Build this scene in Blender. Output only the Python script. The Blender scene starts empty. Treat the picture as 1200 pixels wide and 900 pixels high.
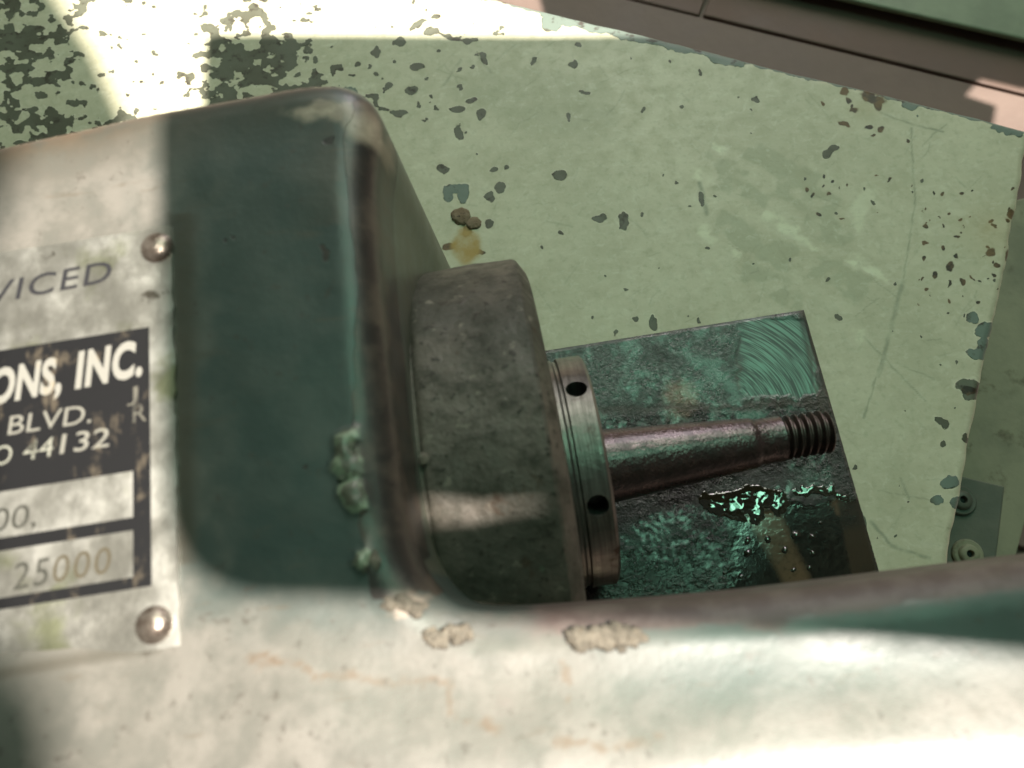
import bpy, bmesh, math, random
import numpy as np
from mathutils import Matrix, Vector
from mathutils.geometry import delaunay_2d_cdt
random.seed(4)
sc = bpy.context.scene
col = sc.collection
# ------------------------------------------------------------------ camera
TH, RO, F, HC = math.radians(18), math.radians(9), 942.0, 0.33     # tilt, roll, focal length in photo pixels, height over the table
_ex = np.array([1., 0, 0]); _d0 = np.array([0, -math.cos(TH), -math.sin(TH)]); FW = np.array([0, math.sin(TH), -math.cos(TH)])
RT = math.cos(RO) * _ex + math.sin(RO) * _d0
DN = -math.sin(RO) * _ex + math.cos(RO) * _d0
CP = np.array([0, 0, HC])
cam = bpy.data.cameras.new('camera'); camo = bpy.data.objects.new('camera', cam); col.objects.link(camo)
M = Matrix.Identity(4)
for i in range(3):
    M[i][0], M[i][1], M[i][2], M[i][3] = RT[i], -DN[i], -FW[i], CP[i]
camo.matrix_world = M
cam.sensor_width = 36; cam.lens = 36 * F / 1200; cam.clip_start = 0.005; cam.clip_end = 50
cam.dof.use_dof = True; cam.dof.focus_distance = 0.30; cam.dof.aperture_fstop = cam.lens / 1.9
sc.camera = camo

# ------------------------------------------------------------------ light
SUN = np.array([.345, -.09, .934]); SUN /= np.linalg.norm(SUN)
w = bpy.data.worlds.new('World'); sc.world = w; w.use_nodes = True
bg = w.node_tree.nodes['Background']; bg.inputs[0].default_value = (.92, 1.0, .86, 1); bg.inputs[1].default_value = 0.024

def aim(o, d):
    o.rotation_euler = Vector(d).to_track_quat('-Z', 'Y').to_euler()
def lamp(name, kind, loc, d, energy, color, **kw):
    L = bpy.data.lights.new(name, kind); L.energy = energy; L.color = color
    for k, v in kw.items(): setattr(L, k, v)
    o = bpy.data.objects.new(name, L); col.objects.link(o); o.location = loc; aim(o, d); return o
lamp('sun', 'SUN', (1, -.3, 3), tuple(-SUN), 5.0, (1, .91, .81), angle=math.radians(.23))
lamp('roof_skylight', 'AREA', (.60, 2.0, 1.75), (-.56, -1.93, -1.65), 10.9, (.96, 1, .84), shape='RECTANGLE', size=1.7, size_y=1.0)
lamp('doorway', 'AREA', (.75, 2.3, 1.0), (-.7, -2.2, -.9), 5.0, (1, .84, .92), shape='RECTANGLE', size=.4, size_y=.9)
lamp('green_reflection_light', 'AREA', (.66, .84, 2.3), (-.6, -.78, -2.2), 2.7, (.36, 1, .64), shape='RECTANGLE', size=.9, size_y=.6)  # added green lamp, placed to mirror in the block's upper half
lamp('green_glint_light', 'AREA', (.47, .41, 2.3), (-.43, -.38, -2.2), 1.3, (.42, 1, .68), shape='RECTANGLE', size=.40, size_y=.28)  # added small green lamp, placed for the glints on the oil puddle
vs = sc.view_settings
vs.view_transform = 'Standard'; vs.look = 'None'; vs.gamma = 1; vs.use_curve_mapping = False; vs.exposure = 1.5
sc.cycles.use_denoising = True
sc.cycles.max_bounces = 6

# ------------------------------------------------------------------ helpers
def P(x, y, Z):                       # where the sight line of a photo pixel meets the level Z
    v = (x - 600) / F * RT + (y - 450) / F * DN + FW
    return CP + (Z - HC) / v[2] * v
def PIX(p):                           # photo pixel of world points, used to author wear marks
    q = np.asarray(p, float) - CP; z = q @ FW
    return 600 + F * (q @ RT) / z, 450 + F * (q @ DN) / z
def on_cyl(x, y, ay, az, r):
    v = (x - 600) / F * RT + (y - 450) / F * DN + FW
    oy, oz = -ay, HC - az
    a = v[1]**2 + v[2]**2; b = 2 * (oy * v[1] + oz * v[2]); c = oy * oy + oz * oz - r * r
    return CP + (-b - math.sqrt(max(0, b * b - 4 * a * c))) / (2 * a) * v
_tab = np.random.RandomState(7).rand(256, 256)
def vnoise(x, y, s=0):
    xi = np.floor(x).astype(int); yi = np.floor(y).astype(int); fx = x - xi; fy = y - yi
    fx = fx * fx * (3 - 2 * fx); fy = fy * fy * (3 - 2 * fy)
    g = lambda i, j: _tab[(i + 37 * s) % 256, (j + 91 * s) % 256]
    return (g(xi, yi) * (1 - fx) + g(xi + 1, yi) * fx) * (1 - fy) + (g(xi, yi + 1) * (1 - fx) + g(xi + 1, yi + 1) * fx) * fy
def fbm(x, y, s=0, o=4):
    t = 0; a = .5; n = 0
    for k in range(o):
        t = t + a * vnoise(x * 2**k, y * 2**k, s + k); n += a; a *= .5
    return t / n
def smooth(e0, e1, x):
    t = np.clip((x - e0) / (e1 - e0), 0, 1); return t * t * (3 - 2 * t)
def ell(px, py, cx, cy, rx, ry, deg=0):   # 1 at the centre, 0 on the rim, negative outside
    c, s = math.cos(math.radians(deg)), math.sin(math.radians(deg))
    dx, dy = px - cx, py - cy
    return 1 - np.sqrt(((dx * c + dy * s) / rx)**2 + ((-dx * s + dy * c) / ry)**2)
def seg(px, py, pts):                      # distance to a polyline
    d = np.full(np.shape(px), 1e9)
    for (x0, y0), (x1, y1) in zip(pts[:-1], pts[1:]):
        vx, vy = x1 - x0, y1 - y0
        t = np.clip(((px - x0) * vx + (py - y0) * vy) / (vx * vx + vy * vy), 0, 1)
        d = np.minimum(d, np.hypot(px - x0 - t * vx, py - y0 - t * vy))
    return d
def inside(px, py, poly):
    r = np.zeros(np.shape(px), bool); n = len(poly)
    for i in range(n):
        (x0, y0), (x1, y1) = poly[i], poly[(i + 1) % n]
        if y0 == y1: continue
        r ^= ((y0 > py) != (y1 > py)) & (px < (x1 - x0) * (py - y0) / (y1 - y0) + x0)
    return r

def link(name, me, mat=None, parent=None, shade=True):
    o = bpy.data.objects.new(name, me); col.objects.link(o)
    if mat: me.materials.append(mat)
    if parent: o.parent = parent
    if shade: me.shade_smooth()
    return o
def mesh(name, v, f, mat=None, parent=None, shade=True, attrs=None):
    me = bpy.data.meshes.new(name); me.from_pydata([tuple(p) for p in v] if not isinstance(v, np.ndarray) else v.tolist(), [], f); me.update()
    for k, a in (attrs or {}).items():
        me.attributes.new(k, 'FLOAT', 'POINT').data.foreach_set('value', np.asarray(a, np.float32).ravel())
    return link(name, me, mat, parent, shade)
def bm_obj(name, bm, mat=None, parent=None, shade=False):
    bmesh.ops.recalc_face_normals(bm, faces=bm.faces[:])
    me = bpy.data.meshes.new(name); bm.to_mesh(me); bm.free(); return link(name, me, mat, parent, shade)
def thing(name, label, cat, loc=(0, 0, 0), group=None):
    o = bpy.data.objects.new(name, None); col.objects.link(o); o.location = loc; o.empty_display_size = .01
    tag(o, label, cat, group); bpy.context.view_layer.update(); return o
def tag(o, label, cat, group=None):
    o['label'] = label; o['category'] = cat
    if group: o['group'] = group
def keep(o, parent):                  # parent without moving
    o.parent = parent; o.matrix_parent_inverse = Matrix.Translation(-Vector(parent.location)); return o
def prism(name, poly, z0, z1, mat, parent=None, bevel=0):
    bm = bmesh.new()
    f = bm.faces.new([bm.verts.new((x, y, z1)) for x, y in poly])
    r = bmesh.ops.extrude_face_region(bm, geom=[f])
    bmesh.ops.translate(bm, verts=[e for e in r['geom'] if isinstance(e, bmesh.types.BMVert)], vec=(0, 0, z0 - z1))
    if bevel: bmesh.ops.bevel(bm, geom=bm.edges[:], offset=bevel, segments=2, affect='EDGES', profile=.5)
    return bm_obj(name, bm, mat, parent)
def lathe_x(prof, ay, az, n=96, fn=None):     # turned piece, profile of (x, radius)
    v = []; f = []
    for x, r in prof:
        for k in range(n):
            a = 2 * math.pi * k / n
            rr = r if fn is None else fn(x, r, a)
            v.append((x, ay + rr * math.sin(a), az + rr * math.cos(a)))
    for i in range(len(prof) - 1):
        for k in range(n):
            f.append((i * n + k, i * n + (k + 1) % n, (i + 1) * n + (k + 1) % n, (i + 1) * n + k))
    f.append(tuple(range(n))[::-1]); f.append(tuple(range((len(prof) - 1) * n, len(prof) * n)))
    return v, f
def sharp(o, deg=35):
    o.data.set_sharp_from_angle(angle=math.radians(deg))

class NT:                              # little node builder
    def __init__(s, name):
        s.m = bpy.data.materials.new(name); s.m.use_nodes = True; s.t = s.m.node_tree
        s.b = s.t.nodes['Principled BSDF']; s.tc = s.n('ShaderNodeTexCoord')
    def n(s, k): return s.t.nodes.new(k)
    def l(s, a, b): s.t.links.new(a, b)
    def put(s, sock, v):
        if hasattr(v, 'links') or isinstance(v, bpy.types.NodeSocket): s.l(v, sock)
        elif isinstance(v, (tuple, list)): sock.default_value = tuple(v) if len(v) == len(sock.default_value) else tuple(v) + (1,)
        else: sock.default_value = v
    def attr(s, name):
        a = s.n('ShaderNodeAttribute'); a.attribute_name = name; return a.outputs['Fac']
    def noise(s, scale, detail=4, rough=.55, dist=0, stretch=None, rot=0):
        t = s.n('ShaderNodeTexNoise'); t.inputs['Scale'].default_value = scale; t.inputs['Detail'].default_value = detail
        t.inputs['Roughness'].default_value = rough; t.inputs['Distortion'].default_value = dist
        src = s.tc.outputs['Object']
        if stretch:
            m = s.n('ShaderNodeMapping'); m.inputs['Scale'].default_value = stretch; m.inputs['Rotation'].default_value = (0, 0, rot); s.l(src, m.inputs[0]); src = m.outputs[0]
        s.l(src, t.inputs['Vector']); return t.outputs['Fac']
    def vor(s, scale, feat='F1'):
        t = s.n('ShaderNodeTexVoronoi'); t.inputs['Scale'].default_value = scale; t.feature = feat; s.l(s.tc.outputs['Object'], t.inputs['Vector']); return t.outputs['Distance']
    def math(s, op, a, b=0.0):
        m = s.n('ShaderNodeMath'); m.operation = op; s.put(m.inputs[0], a); s.put(m.inputs[1], b); return m.outputs[0]
    def ss(s, x, a, b, lo=0., hi=1.):
        m = s.n('ShaderNodeMapRange'); m.interpolation_type = 'SMOOTHSTEP'; s.put(m.inputs[0], x)
        for i, v in enumerate((a, b, lo, hi)): s.put(m.inputs[i + 1], v)
        return m.outputs[0]
    def mix(s, f, a, b):
        m = s.n('ShaderNodeMix'); m.data_type = 'RGBA'; s.put(m.inputs[0], f); s.put(m.inputs[6], a); s.put(m.inputs[7], b); return m.outputs[2]
    def mul(s, a, b): return s.math('MULTIPLY', a, b)
    def add(s, a, b): return s.math('ADD', a, b)
    def bump(s, h, dist, strength=1.0, normal=None):
        b = s.n('ShaderNodeBump'); b.inputs['Strength'].default_value = strength; b.inputs['Distance'].default_value = dist; s.put(b.inputs['Height'], h)
        if normal: s.l(normal, b.inputs['Normal'])
        return b.outputs[0]
    def out(s, color=None, rough=None, metal=None, normal=None, coat=None, spec=None, coat_rough=None):
        for k, v in (('Base Color', color), ('Roughness', rough), ('Metallic', metal), ('Coat Weight', coat), ('Coat Roughness', coat_rough), ('Specular IOR Level', spec), ('Normal', normal)):
            if v is not None: s.put(s.b.inputs[k], v)
        return s.m

# ------------------------------------------------------------------ materials
def mat_panel():
    t = NT('chipped_pale_green_paint')
    fine = t.noise(900, 3); mid = t.noise(130, 5, .6); big = t.noise(16, 4, .6); fib = t.noise(60, 6, .7, .6, (1, 3, 1), .5)
    chip = t.ss(t.add(t.attr('chip'), t.mul(t.math('SUBTRACT', fine, .5), .25)), -.03, .05)
    rust = t.ss(t.add(t.attr('rust'), t.mul(t.math('SUBTRACT', mid, .5), .9)), -.05, .25)
    tone = t.attr('tone'); scr = t.attr('scratch')
    c = t.mix(t.ss(big, .3, .7), (.43, .415, .30), (.50, .48, .355))
    c = t.mix(t.mul(t.ss(mid, .42, .75), .5), c, (.36, .355, .25))
    c = t.mix(t.mul(t.ss(fib, .5, .78), .45), c, (.60, .59, .47))
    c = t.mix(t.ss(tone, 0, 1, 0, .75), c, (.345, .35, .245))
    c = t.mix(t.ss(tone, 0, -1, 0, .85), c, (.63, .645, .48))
    c = t.mix(t.mul(t.ss(t.noise(330, 3, .6), .5, .72), .25), c, (.25, .26, .17))
    c = t.mix(t.mul(t.ss(t.noise(210, 4, .65, .5), .52, .72), .4), c, (.58, .58, .46))
    c = t.mix(t.mul(t.ss(t.noise(38, 5, .65, .8), .52, .72), .22), c, (.34, .32, .2))
    c = t.mix(t.mul(scr, t.ss(mid, .3, .6, .25, .85)), c, (.20, .225, .16))
    under = t.mix(t.ss(t.noise(45, 3), .35, .65), (.085, .085, .06), (.11, .115, .085))
    under = t.mix(t.ss(t.attr('blue'), -.1, .3), under, (.13, .165, .14))
    under = t.mix(t.ss(t.noise(170, 4, .65), .52, .68), under, (.045, .038, .028))
    lip = t.mul(t.ss(t.attr('chip'), -.3, -.06), t.ss(t.noise(150, 3), .4, .6))
    c = t.mix(t.mul(lip, .5), c, (.60, .58, .46))
    c = t.mix(chip, c, under)
    rc = t.mix(t.ss(mid, .4, .62), (.025, .018, .013), (.13, .08, .04))
    c = t.mix(rust, c, rc)
    c = t.mix(t.mul(t.ss(t.attr('runs'), 0, 1), t.ss(mid, .25, .6, .5, 1)), c, (.33, .22, .065))
    h = t.add(t.mul(chip, -1.0), t.mul(t.noise(260, 3), .22))
    nrm = t.bump(h, .0006, .9)
    return t.out(c, t.ss(mid, .3, .7, .42, .62), None, nrm, spec=.35)
def mat_teal():
    t = NT('worn_teal_enamel')
    fine = t.noise(1100, 3); mid = t.noise(140, 5, .6); big = t.noise(28, 4, .6)
    bare = t.ss(t.add(t.attr('bare'), t.mul(t.math('SUBTRACT', mid, .5), .5)), -.03, .06)
    rim = t.ss(t.add(t.attr('rim'), t.mul(t.math('SUBTRACT', mid, .5), 1.0)), .0, .5)
    dust_and_sunlit_cream = t.attr('dust_and_sunlit_cream'); grime = t.attr('grime'); wall = t.attr('wall'); worn = t.attr('worn'); blis = t.attr('blister'); crack = t.attr('crack')
    c = t.mix(t.ss(big, .3, .7), (.036, .054, .050), (.043, .062, .057))
    c = t.mix(t.mul(t.ss(mid, .5, .75), .2), c, (.058, .062, .050))
    c = t.mix(t.mul(dust_and_sunlit_cream, t.ss(mid, .25, .65, .78, 1)), c, t.mix(t.ss(t.noise(70, 5, .7), .42, .62), (.135, .124, .108), (.165, .151, .134)))
    c = t.mix(wall, c, t.mix(t.ss(mid, .35, .65), (.075, .078, .058), (.115, .115, .082)))
    c = t.mix(t.mul(grime, t.ss(mid, .25, .6, .55, 1)), c, (.052, .045, .032))
    c = t.mix(bare, c, t.mix(t.ss(mid, .4, .65), (.022, .018, .016), (.062, .046, .036)))
    c = t.mix(t.mul(rim, .95), c, t.mix(t.ss(mid, .4, .62), (.07, .045, .04), (.11, .08, .072)))
    c = t.mix(t.ss(t.add(worn, t.mul(t.math('SUBTRACT', mid, .5), 1.2)), -.15, .6, 0, .9), c, t.mix(t.ss(mid, .38, .62), (.50, .39, .31), (.30, .23, .18)))
    c = t.mix(t.ss(blis, .05, .3), c, t.mix(t.ss(t.noise(260, 4), .42, .58), (.085, .085, .062), (.24, .28, .2)))
    c = t.mix(t.mul(crack, t.ss(mid, .3, .6, .25, .85)), c, (.11, .075, .048))
    c = t.mix(t.mul(t.ss(t.noise(380, 3, .6), .62, .70), .55), c, (.05, .042, .034))
    c = t.mix(t.mul(t.ss(t.noise(160, 4, .7, .3, (.35, 1.6, 1), .25), .60, .74), .5), c, (.085, .066, .046))
    h = t.add(t.mul(bare, -.8), t.add(t.mul(mid, .5), t.mul(t.noise(500, 2), .12)))
    nrm = t.bump(h, .0004, .8)
    r = t.ss(mid, .3, .7, .36, .48)
    r = t.ss(rim, 0, 1, r, .62)
    return t.out(c, r, None, nrm, spec=.5, coat=.3, coat_rough=.45)
def mat_hub():
    t = NT('rusty_cast_steel')
    mid = t.noise(110, 6, .65); big = t.noise(32, 4, .6); pit = t.noise(420, 3, .6)
    c = t.mix(t.ss(big, .35, .65), (.060, .056, .045), (.110, .092, .077))
    c = t.mix(t.ss(mid, .45, .7), c, (.036, .034, .025))
    c = t.mix(t.ss(t.noise(75, 4, .7), .62, .72), c, (.052, .034, .022))
    c = t.mix(t.ss(pit, .58, .68), c, (.028, .024, .018))
    c = t.mix(t.ss(t.noise(260, 4, .65), .6, .72), c, (.16, .14, .115))
    c = t.mix(t.ss(t.noise(60, 3, .5, .3), .69, .75), c, (.12, .17, .12))
    nrm = t.bump(t.add(t.mul(pit, .6), mid), .0006, .9)
    return t.out(c, t.ss(mid, .3, .7, .5, .72), .15, nrm, spec=.4)
def mat_steel(name, a, b, rough, metal=.85, turned=True, rust=(.05, .03, .022)):
    t = NT(name)
    n1 = t.noise(90, 5, .65); ln = t.noise(70, 4, .7, 0, (14, .6, .6)) if turned else t.noise(300, 4)
    c = t.mix(t.ss(ln, .35, .65), a, b); c = t.mix(t.ss(n1, .6, .74), c, rust)
    nrm = t.bump(t.add(t.mul(ln, .4), t.noise(500, 3)), .0002, .6)
    return t.out(c, t.ss(n1, .35, .65, rough, rough + .2), metal, nrm)
def mat_arbor():
    t = NT('oily_brown_arbor_steel')
    n1 = t.noise(160, 5, .65); p = t.noise(650, 3, .6)
    c = t.mix(t.ss(n1, .4, .65), (.06, .034, .034), (.024, .014, .013))
    nrm = t.bump(t.add(n1, t.mul(p, .9)), .0005, .8)
    return t.out(c, t.ss(n1, .35, .7, .2, .45), .35, nrm, spec=.8, coat=.25, coat_rough=.15)
def mat_block():
    t = NT('oily_machined_block')
    n1 = t.noise(620, 5, .72, .6); n2 = t.noise(1100, 4, .6, .3); big = t.noise(40, 4, .6)
    up = t.attr('upper'); sw = t.attr('swirl'); wet = t.attr('wet'); tan = t.attr('tan'); edge = t.attr('edge')  # edge also holds the dark band painting the arbor's soft shadow
    rings = t.n('ShaderNodeTexNoise'); rings.noise_dimensions = '2D'; rings.inputs['Scale'].default_value = 1; rings.inputs['Detail'].default_value = 4
    cmb = t.n('ShaderNodeCombineXYZ'); t.l(t.mul(t.attr('ringr'), 1900), cmb.inputs[0]); t.l(t.mul(t.attr('ringa'), 2.2), cmb.inputs[1]); t.l(cmb.outputs[0], rings.inputs['Vector'])
    ring = rings.outputs['Fac']
    c = t.mix(t.ss(n1, .35, .65), (.014, .030, .023), (.045, .074, .058))
    c = t.mix(t.ss(n2, .5, .65), c, (.022, .028, .022))
    c = t.mix(sw, c, t.mix(t.ss(ring, .4, .62), (.02, .045, .036), (.09, .15, .12)))
    low = t.mix(t.ss(n1, .4, .6), (.010, .010, .008), (.022, .022, .017))
    c = t.mix(up, low, c)
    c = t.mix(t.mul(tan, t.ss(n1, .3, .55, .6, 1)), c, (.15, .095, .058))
    c = t.mix(t.mul(edge, .9), c, t.mix(t.ss(big, .4, .6), (.024, .024, .02), (.05, .038, .026)))
    h = t.add(t.mul(n1, 1.0), t.mul(n2, .6)); h = t.add(h, t.mul(t.mul(t.math('SUBTRACT', 1.0, up), t.ss(t.noise(300, 4, .65), .42, .68)), 1.3))
    h = t.mul(h, t.ss(wet, 0, 1, 1, .02)); h = t.mul(h, t.ss(sw, 0, 1, 1, .12))
    h = t.add(h, t.mul(t.mul(sw, ring), .14))
    nrm = t.bump(h, .0005, .85)
    r = t.ss(t.noise(90, 4, .65), .38, .62, .2, .55); r = t.ss(edge, 0, 1, r, .6); r = t.ss(wet, 0, 1, r, .08); r = t.ss(sw, 0, 1, r, t.ss(ring, .38, .62, .6, .3))
    return t.out(c, r, .1, nrm, spec=.9, coat=t.mul(t.ss(t.noise(120, 4, .65), .45, .62, .02, .5), t.ss(t.math('MAXIMUM', sw, edge), 0, 1, 1, .1)), coat_rough=.12)
def mat_oil():
    t = NT('dark_oil'); 
    nrm = t.bump(t.noise(120, 2), .0006, .5)
    return t.out((.020, .020, .011), .04, 0, nrm, spec=.9, coat=1.0, coat_rough=.03)
def mat_plate():
    t = NT('aged_aluminium_plate')
    n1 = t.noise(70, 5, .6); n2 = t.noise(220, 4)
    c = t.mix(t.ss(n1, .35, .65), (.34, .33, .295), (.46, .45, .42))
    c = t.mix(t.ss(t.noise(48, 4, .6), .56, .7), c, (.25, .26, .17))
    c = t.mix(t.ss(t.noise(30, 4, .6), .66, .74), c, (.42, .27, .12))
    c = t.mix(t.ss(n2, .66, .74), c, (.12, .11, .09))
    nrm = t.bump(t.add(n1, t.mul(n2, .3)), .0008, .5)
    return t.out(c, t.ss(n1, .3, .7, .34, .55), .85, nrm)
def mat_print(name, c0, wear, worn, r=.45):
    t = NT(name); n1 = t.noise(95, 5, .7, .4); sc_ = t.noise(120, 4, .7, 0, (2.5, .35, 1), .1)
    m = t.ss(t.add(t.mul(n1, .6), t.mul(sc_, .4)), wear, wear + .08)
    return t.out(t.mix(m, c0, worn), r, .0, spec=.25)
def mat_plain(name, a, b, scale, rough=.6, metal=0, bump=.0005, spot=None):
    t = NT(name); n1 = t.noise(scale, 5, .6); n2 = t.noise(scale * 6, 3)
    c = t.mix(t.ss(n1, .35, .65), a, b)
    if spot: c = t.mix(t.ss(t.noise(scale * 2.2, 5, .65), .56, .7), c, spot)
    return t.out(c, t.ss(n1, .3, .7, rough, min(1, rough + .15)), metal, t.bump(t.add(n1, t.mul(n2, .4)), bump, .7))

M_panel, M_teal, M_hub, M_block, M_oil, M_plate, M_arbor = mat_panel(), mat_teal(), mat_hub(), mat_block(), mat_oil(), mat_plate(), mat_arbor()
M_collar = mat_steel('turned_steel', (.11, .105, .095), (.19, .18, .165), .28, .8)
M_thread = mat_steel('dark_thread_steel', (.045, .032, .028), (.075, .055, .05), .35, .6, False)
M_black = mat_print('black_print', (.009, .009, .010), .535, (.06, .05, .038))
M_inkl = mat_print('dark_lettering', (.022, .022, .025), .64, (.12, .12, .11))
M_pale = mat_print('pale_lettering', (.21, .205, .185), .56, (.24, .2, .14))
M_pal2 = mat_print('greyed_lettering', (.17, .165, .145), .54, (.14, .13, .1))
M_dim = mat_print('faded_lettering', (.20, .20, .17), .5, (.05, .05, .04))
M_inkg = mat_print('grey_stamped_figures', (.04, .04, .034), .62, (.2, .18, .12))
M_ghost = mat_print('ghost_lettering', (.10, .095, .08), .5, (.03, .03, .027))
M_stamp = mat_print('stamped_figures', (.065, .056, .038), .6, (.14, .11, .07))
M_rivet = mat_plain('rusty_rivet_steel', (.13, .10, .08), (.24, .21, .18), 300, .25, .75, .0004)
M_floor = mat_plain('brown_floor_paint', (.105, .070, .056), (.145, .102, .084), 9, .6, 0, .002)
M_board = mat_plain('dark_brown_board', (.085, .05, .037), (.112, .068, .052), 9, .6, 0, .002)
M_green = mat_plain('sage_green_cabinet', (.13, .17, .11), (.18, .225, .15), 20, .5, 0, .001)
M_sheet = mat_plain('dirty_sage_sheet', (.13, .135, .088), (.20, .205, .135), 28, .6, 0, .001, (.09, .085, .05))
M_brkt = mat_plain('grey_bracket_paint', (.065, .072, .055), (.085, .092, .07), 60, .5, 0, .0006)
M_blocker = mat_plain('grey_blocker_sheet', (.03, .03, .03), (.04, .04, .04), 5, .8)
M_flake = mat_plain('flaking_paint_crust', (.10, .088, .07), (.17, .15, .12), 500, .85, 0, .0008, (.12, .09, .06))
M_scale = mat_plain('greenish_paint_scale', (.07, .075, .055), (.15, .17, .125), 420, .8, 0, .0008, (.04, .034, .026))
M_rust = mat_plain('brown_rust', (.14, .095, .055), (.2, .15, .1), 260, .8, 0, .001, (.03, .02, .014))

# ------------------------------------------------------------------ unseen sheets added high above, cut to shape the sun's shadows
ZO = 1.50
def up(p, z=ZO): p = np.asarray(p, float); return tuple((p + SUN * (z - p[2]) / SUN[2])[:2])
FZ = 0.18
fp = lambda x, y: up(P(x, y, FZ)); pp = lambda x, y: up(P(x, y, 0)); hp = lambda x, y: up(on_cyl(x, y, .0465, .095, .0643))
FLZ = -.33
fl = lambda x, y: up(P(x, y, FLZ))
def shade(poly, z=ZO):
    o = prism('sun_blocker', poly, z, z + .002, M_blocker); o['kind'] = 'structure'; return o
s1, s2, s3 = hp(496, 587), hp(560, 592), hp(652, 590)
s1b, s2b, s3b = hp(496, 612), hp(560, 608), s3
lw = fp(455, 612); br = fp(1230, 773); fr = (1.3, br[1] - .09)
A = [pp(244, 45), pp(241, 90), pp(240, 130), fp(190, 170), fp(191, 400), fp(196, 560), fp(202, 610)]
left_low = [fp(213, 640), fp(232, 668), fp(260, 688), fp(300, 699), fp(370, 702)]
top_r = pp(645, 42); top_rr = (top_r[0] + .62, top_r[1] - .115)
sl = (s1[0] - .007, (s1[1] + s1b[1]) / 2 - .001)
# the sheet has a slit cut to shape the thin streak of light across the hub; two pieces meet left of it
shade(A + [left_low[0], left_low[1], left_low[2], sl, s1, s2, s3, (fr[0], s3[1] - .08), top_rr, top_r, pp(300, 41), pp(258, 41)])
shade([(left_low[2][0], left_low[2][1]), left_low[3], left_low[4], fp(440, 703), fp(560, 714), fp(700, 727), fp(880, 742), br, fr, (fr[0], s3[1] - .0801), s3b, s2b, s1b, (sl[0], sl[1] - .0001)])
ZB = 3.4
fb = lambda x, y: up(P(x, y, FZ), ZB); pb = lambda x, y: up(P(x, y, 0), ZB)
B = [pb(45, -30), pb(70, 0), pb(110, 60), pb(150, 145), fb(18, 180), fb(10, 250), fb(-25, 320), fb(-25, 720), fb(42, 785), fb(70, 830), fb(80, 960)]
shade(B + [(B[-1][0] - .35, B[-1][1] - .05), (B[0][0] - .35, B[0][1] + .05)], ZB)
def shade_floor():
    pts = [fl(600, -120), fl(1400, -120), fl(1330, 90), fl(1200, 104), fl(1150, 92), fl(1132, 112), fl(1168, 124), fl(1160, 170), fl(1040, 170), fl(650, 60)]
    shade(pts)
shade_floor()
shade([fl(1185, 158), fl(1420, 150), fl(1420, 900), fl(1160, 900)])

# ------------------------------------------------------------------ floor and what stands beyond the table
ed = np.array(P(1200, 150, 0)) - np.array(P(570, -8, 0)); ed[2] = 0; ed /= np.linalg.norm(ed); en = np.array([-ed[1], ed[0], 0])
def strip(p0, w0, w1, l0, l1):
    return [tuple((p0 + ed * a + en * b)[:2]) for a, b in ((l0, w0), (l1, w0), (l1, w1), (l0, w1))]
base = np.array(P(800, 15, FLZ))
fo = prism('floor', strip(base, -2.5, 3, -2.5, 2.5), FLZ - .03, FLZ - .008, M_floor); fo['kind'] = 'structure'
L1 = float((np.array(P(825, 8, FLZ)) - base) @ ed)
for a, b, w0, w1, z in ((-2, L1 - .002, .004, .17, -.002), (L1 + .002, 2, .004, .17, -.0005), (-2, 2, -.42, 0, 0)):
    prism('floor_board', strip(base, w0, w1, a, b), FLZ - .008, FLZ + z, M_board if w0 > 0 else M_floor, fo, .0015)
g0 = np.array(P(1000, 0, -.315)); g1 = np.array(P(1200, 45, -.315)); gd = (g1 - g0); gd /= np.linalg.norm(gd); gn = np.array([-gd[1], gd[0], 0])
def gstrip(a, b, c, d): return [tuple((g0 + gd * i + gn * j)[:2]) for i, j in ((a, c), (b, c), (b, d), (a, d))]
cab = thing('green_base_plate', 'sage green metal base plate beyond the brown floor boards', 'base plate', (float(g0[0]), float(g0[1]), FLZ))
keep(prism('plate_top', gstrip(-.6, .8, 0, .4), -.321, -.315, M_green, None, .002), cab)
keep(prism('plate_foot', gstrip(-.58, .78, .012, .39), FLZ, -.321, M_green, None), cab)

# ------------------------------------------------------------------ the table (pale green chipped sheet)
T0 = np.array(P(570, -8, 0))[:2]; T1 = np.array(P(1200, 150, 0))[:2]; R0 = np.array(P(1200, 265, 0))[:2]; R1 = np.array(P(1100, 660, 0))[:2]
e1 = (T1 - T0) / np.linalg.norm(T1 - T0); e2 = np.array([e1[1], -e1[0]])
rmid = (R0 + R1) / 2
cr = T0 + e1 * ((rmid - T0) @ e1)                       # corner of the table
na, nb, LA, LB = 1000, 760, .58, .44
ga = np.concatenate([np.linspace(0, .004, 8, endpoint=False), np.linspace(.004, LA, na)])
gb = np.concatenate([np.linspace(0, .004, 8, endpoint=False), np.linspace(.004, LB, nb)])
GA, GB = np.meshgrid(ga, gb, indexing='ij')
wig_a = (fbm(GB * 60, GB * 0 + 3, 2) - .5) * .003 * np.exp(-GA / .01); wig_b = (fbm(GA * 40, GA * 0 + 9, 4) - .5) * .002 * np.exp(-GB / .01)
GX = cr[0] - e1[0] * (GA + wig_a) + e2[0] * (GB + wig_b); GY = cr[1] - e1[1] * (GA + wig_a) + e2[1] * (GB + wig_b)
def rnd(d): d = np.clip(d, 0, .004); return .004 - np.sqrt(np.maximum(0, .004**2 - (.004 - d)**2))
GZ = -rnd(GA) - rnd(GB) + (fbm(GX * 9, GY * 9, 11, 2) - .5) * .0015
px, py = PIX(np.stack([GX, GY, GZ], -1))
wx = px + (fbm(px / 9, py / 9, 3, 3) - .5) * 9; wy = py + (fbm(px / 9, py / 9, 8, 3) - .5) * 9
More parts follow.
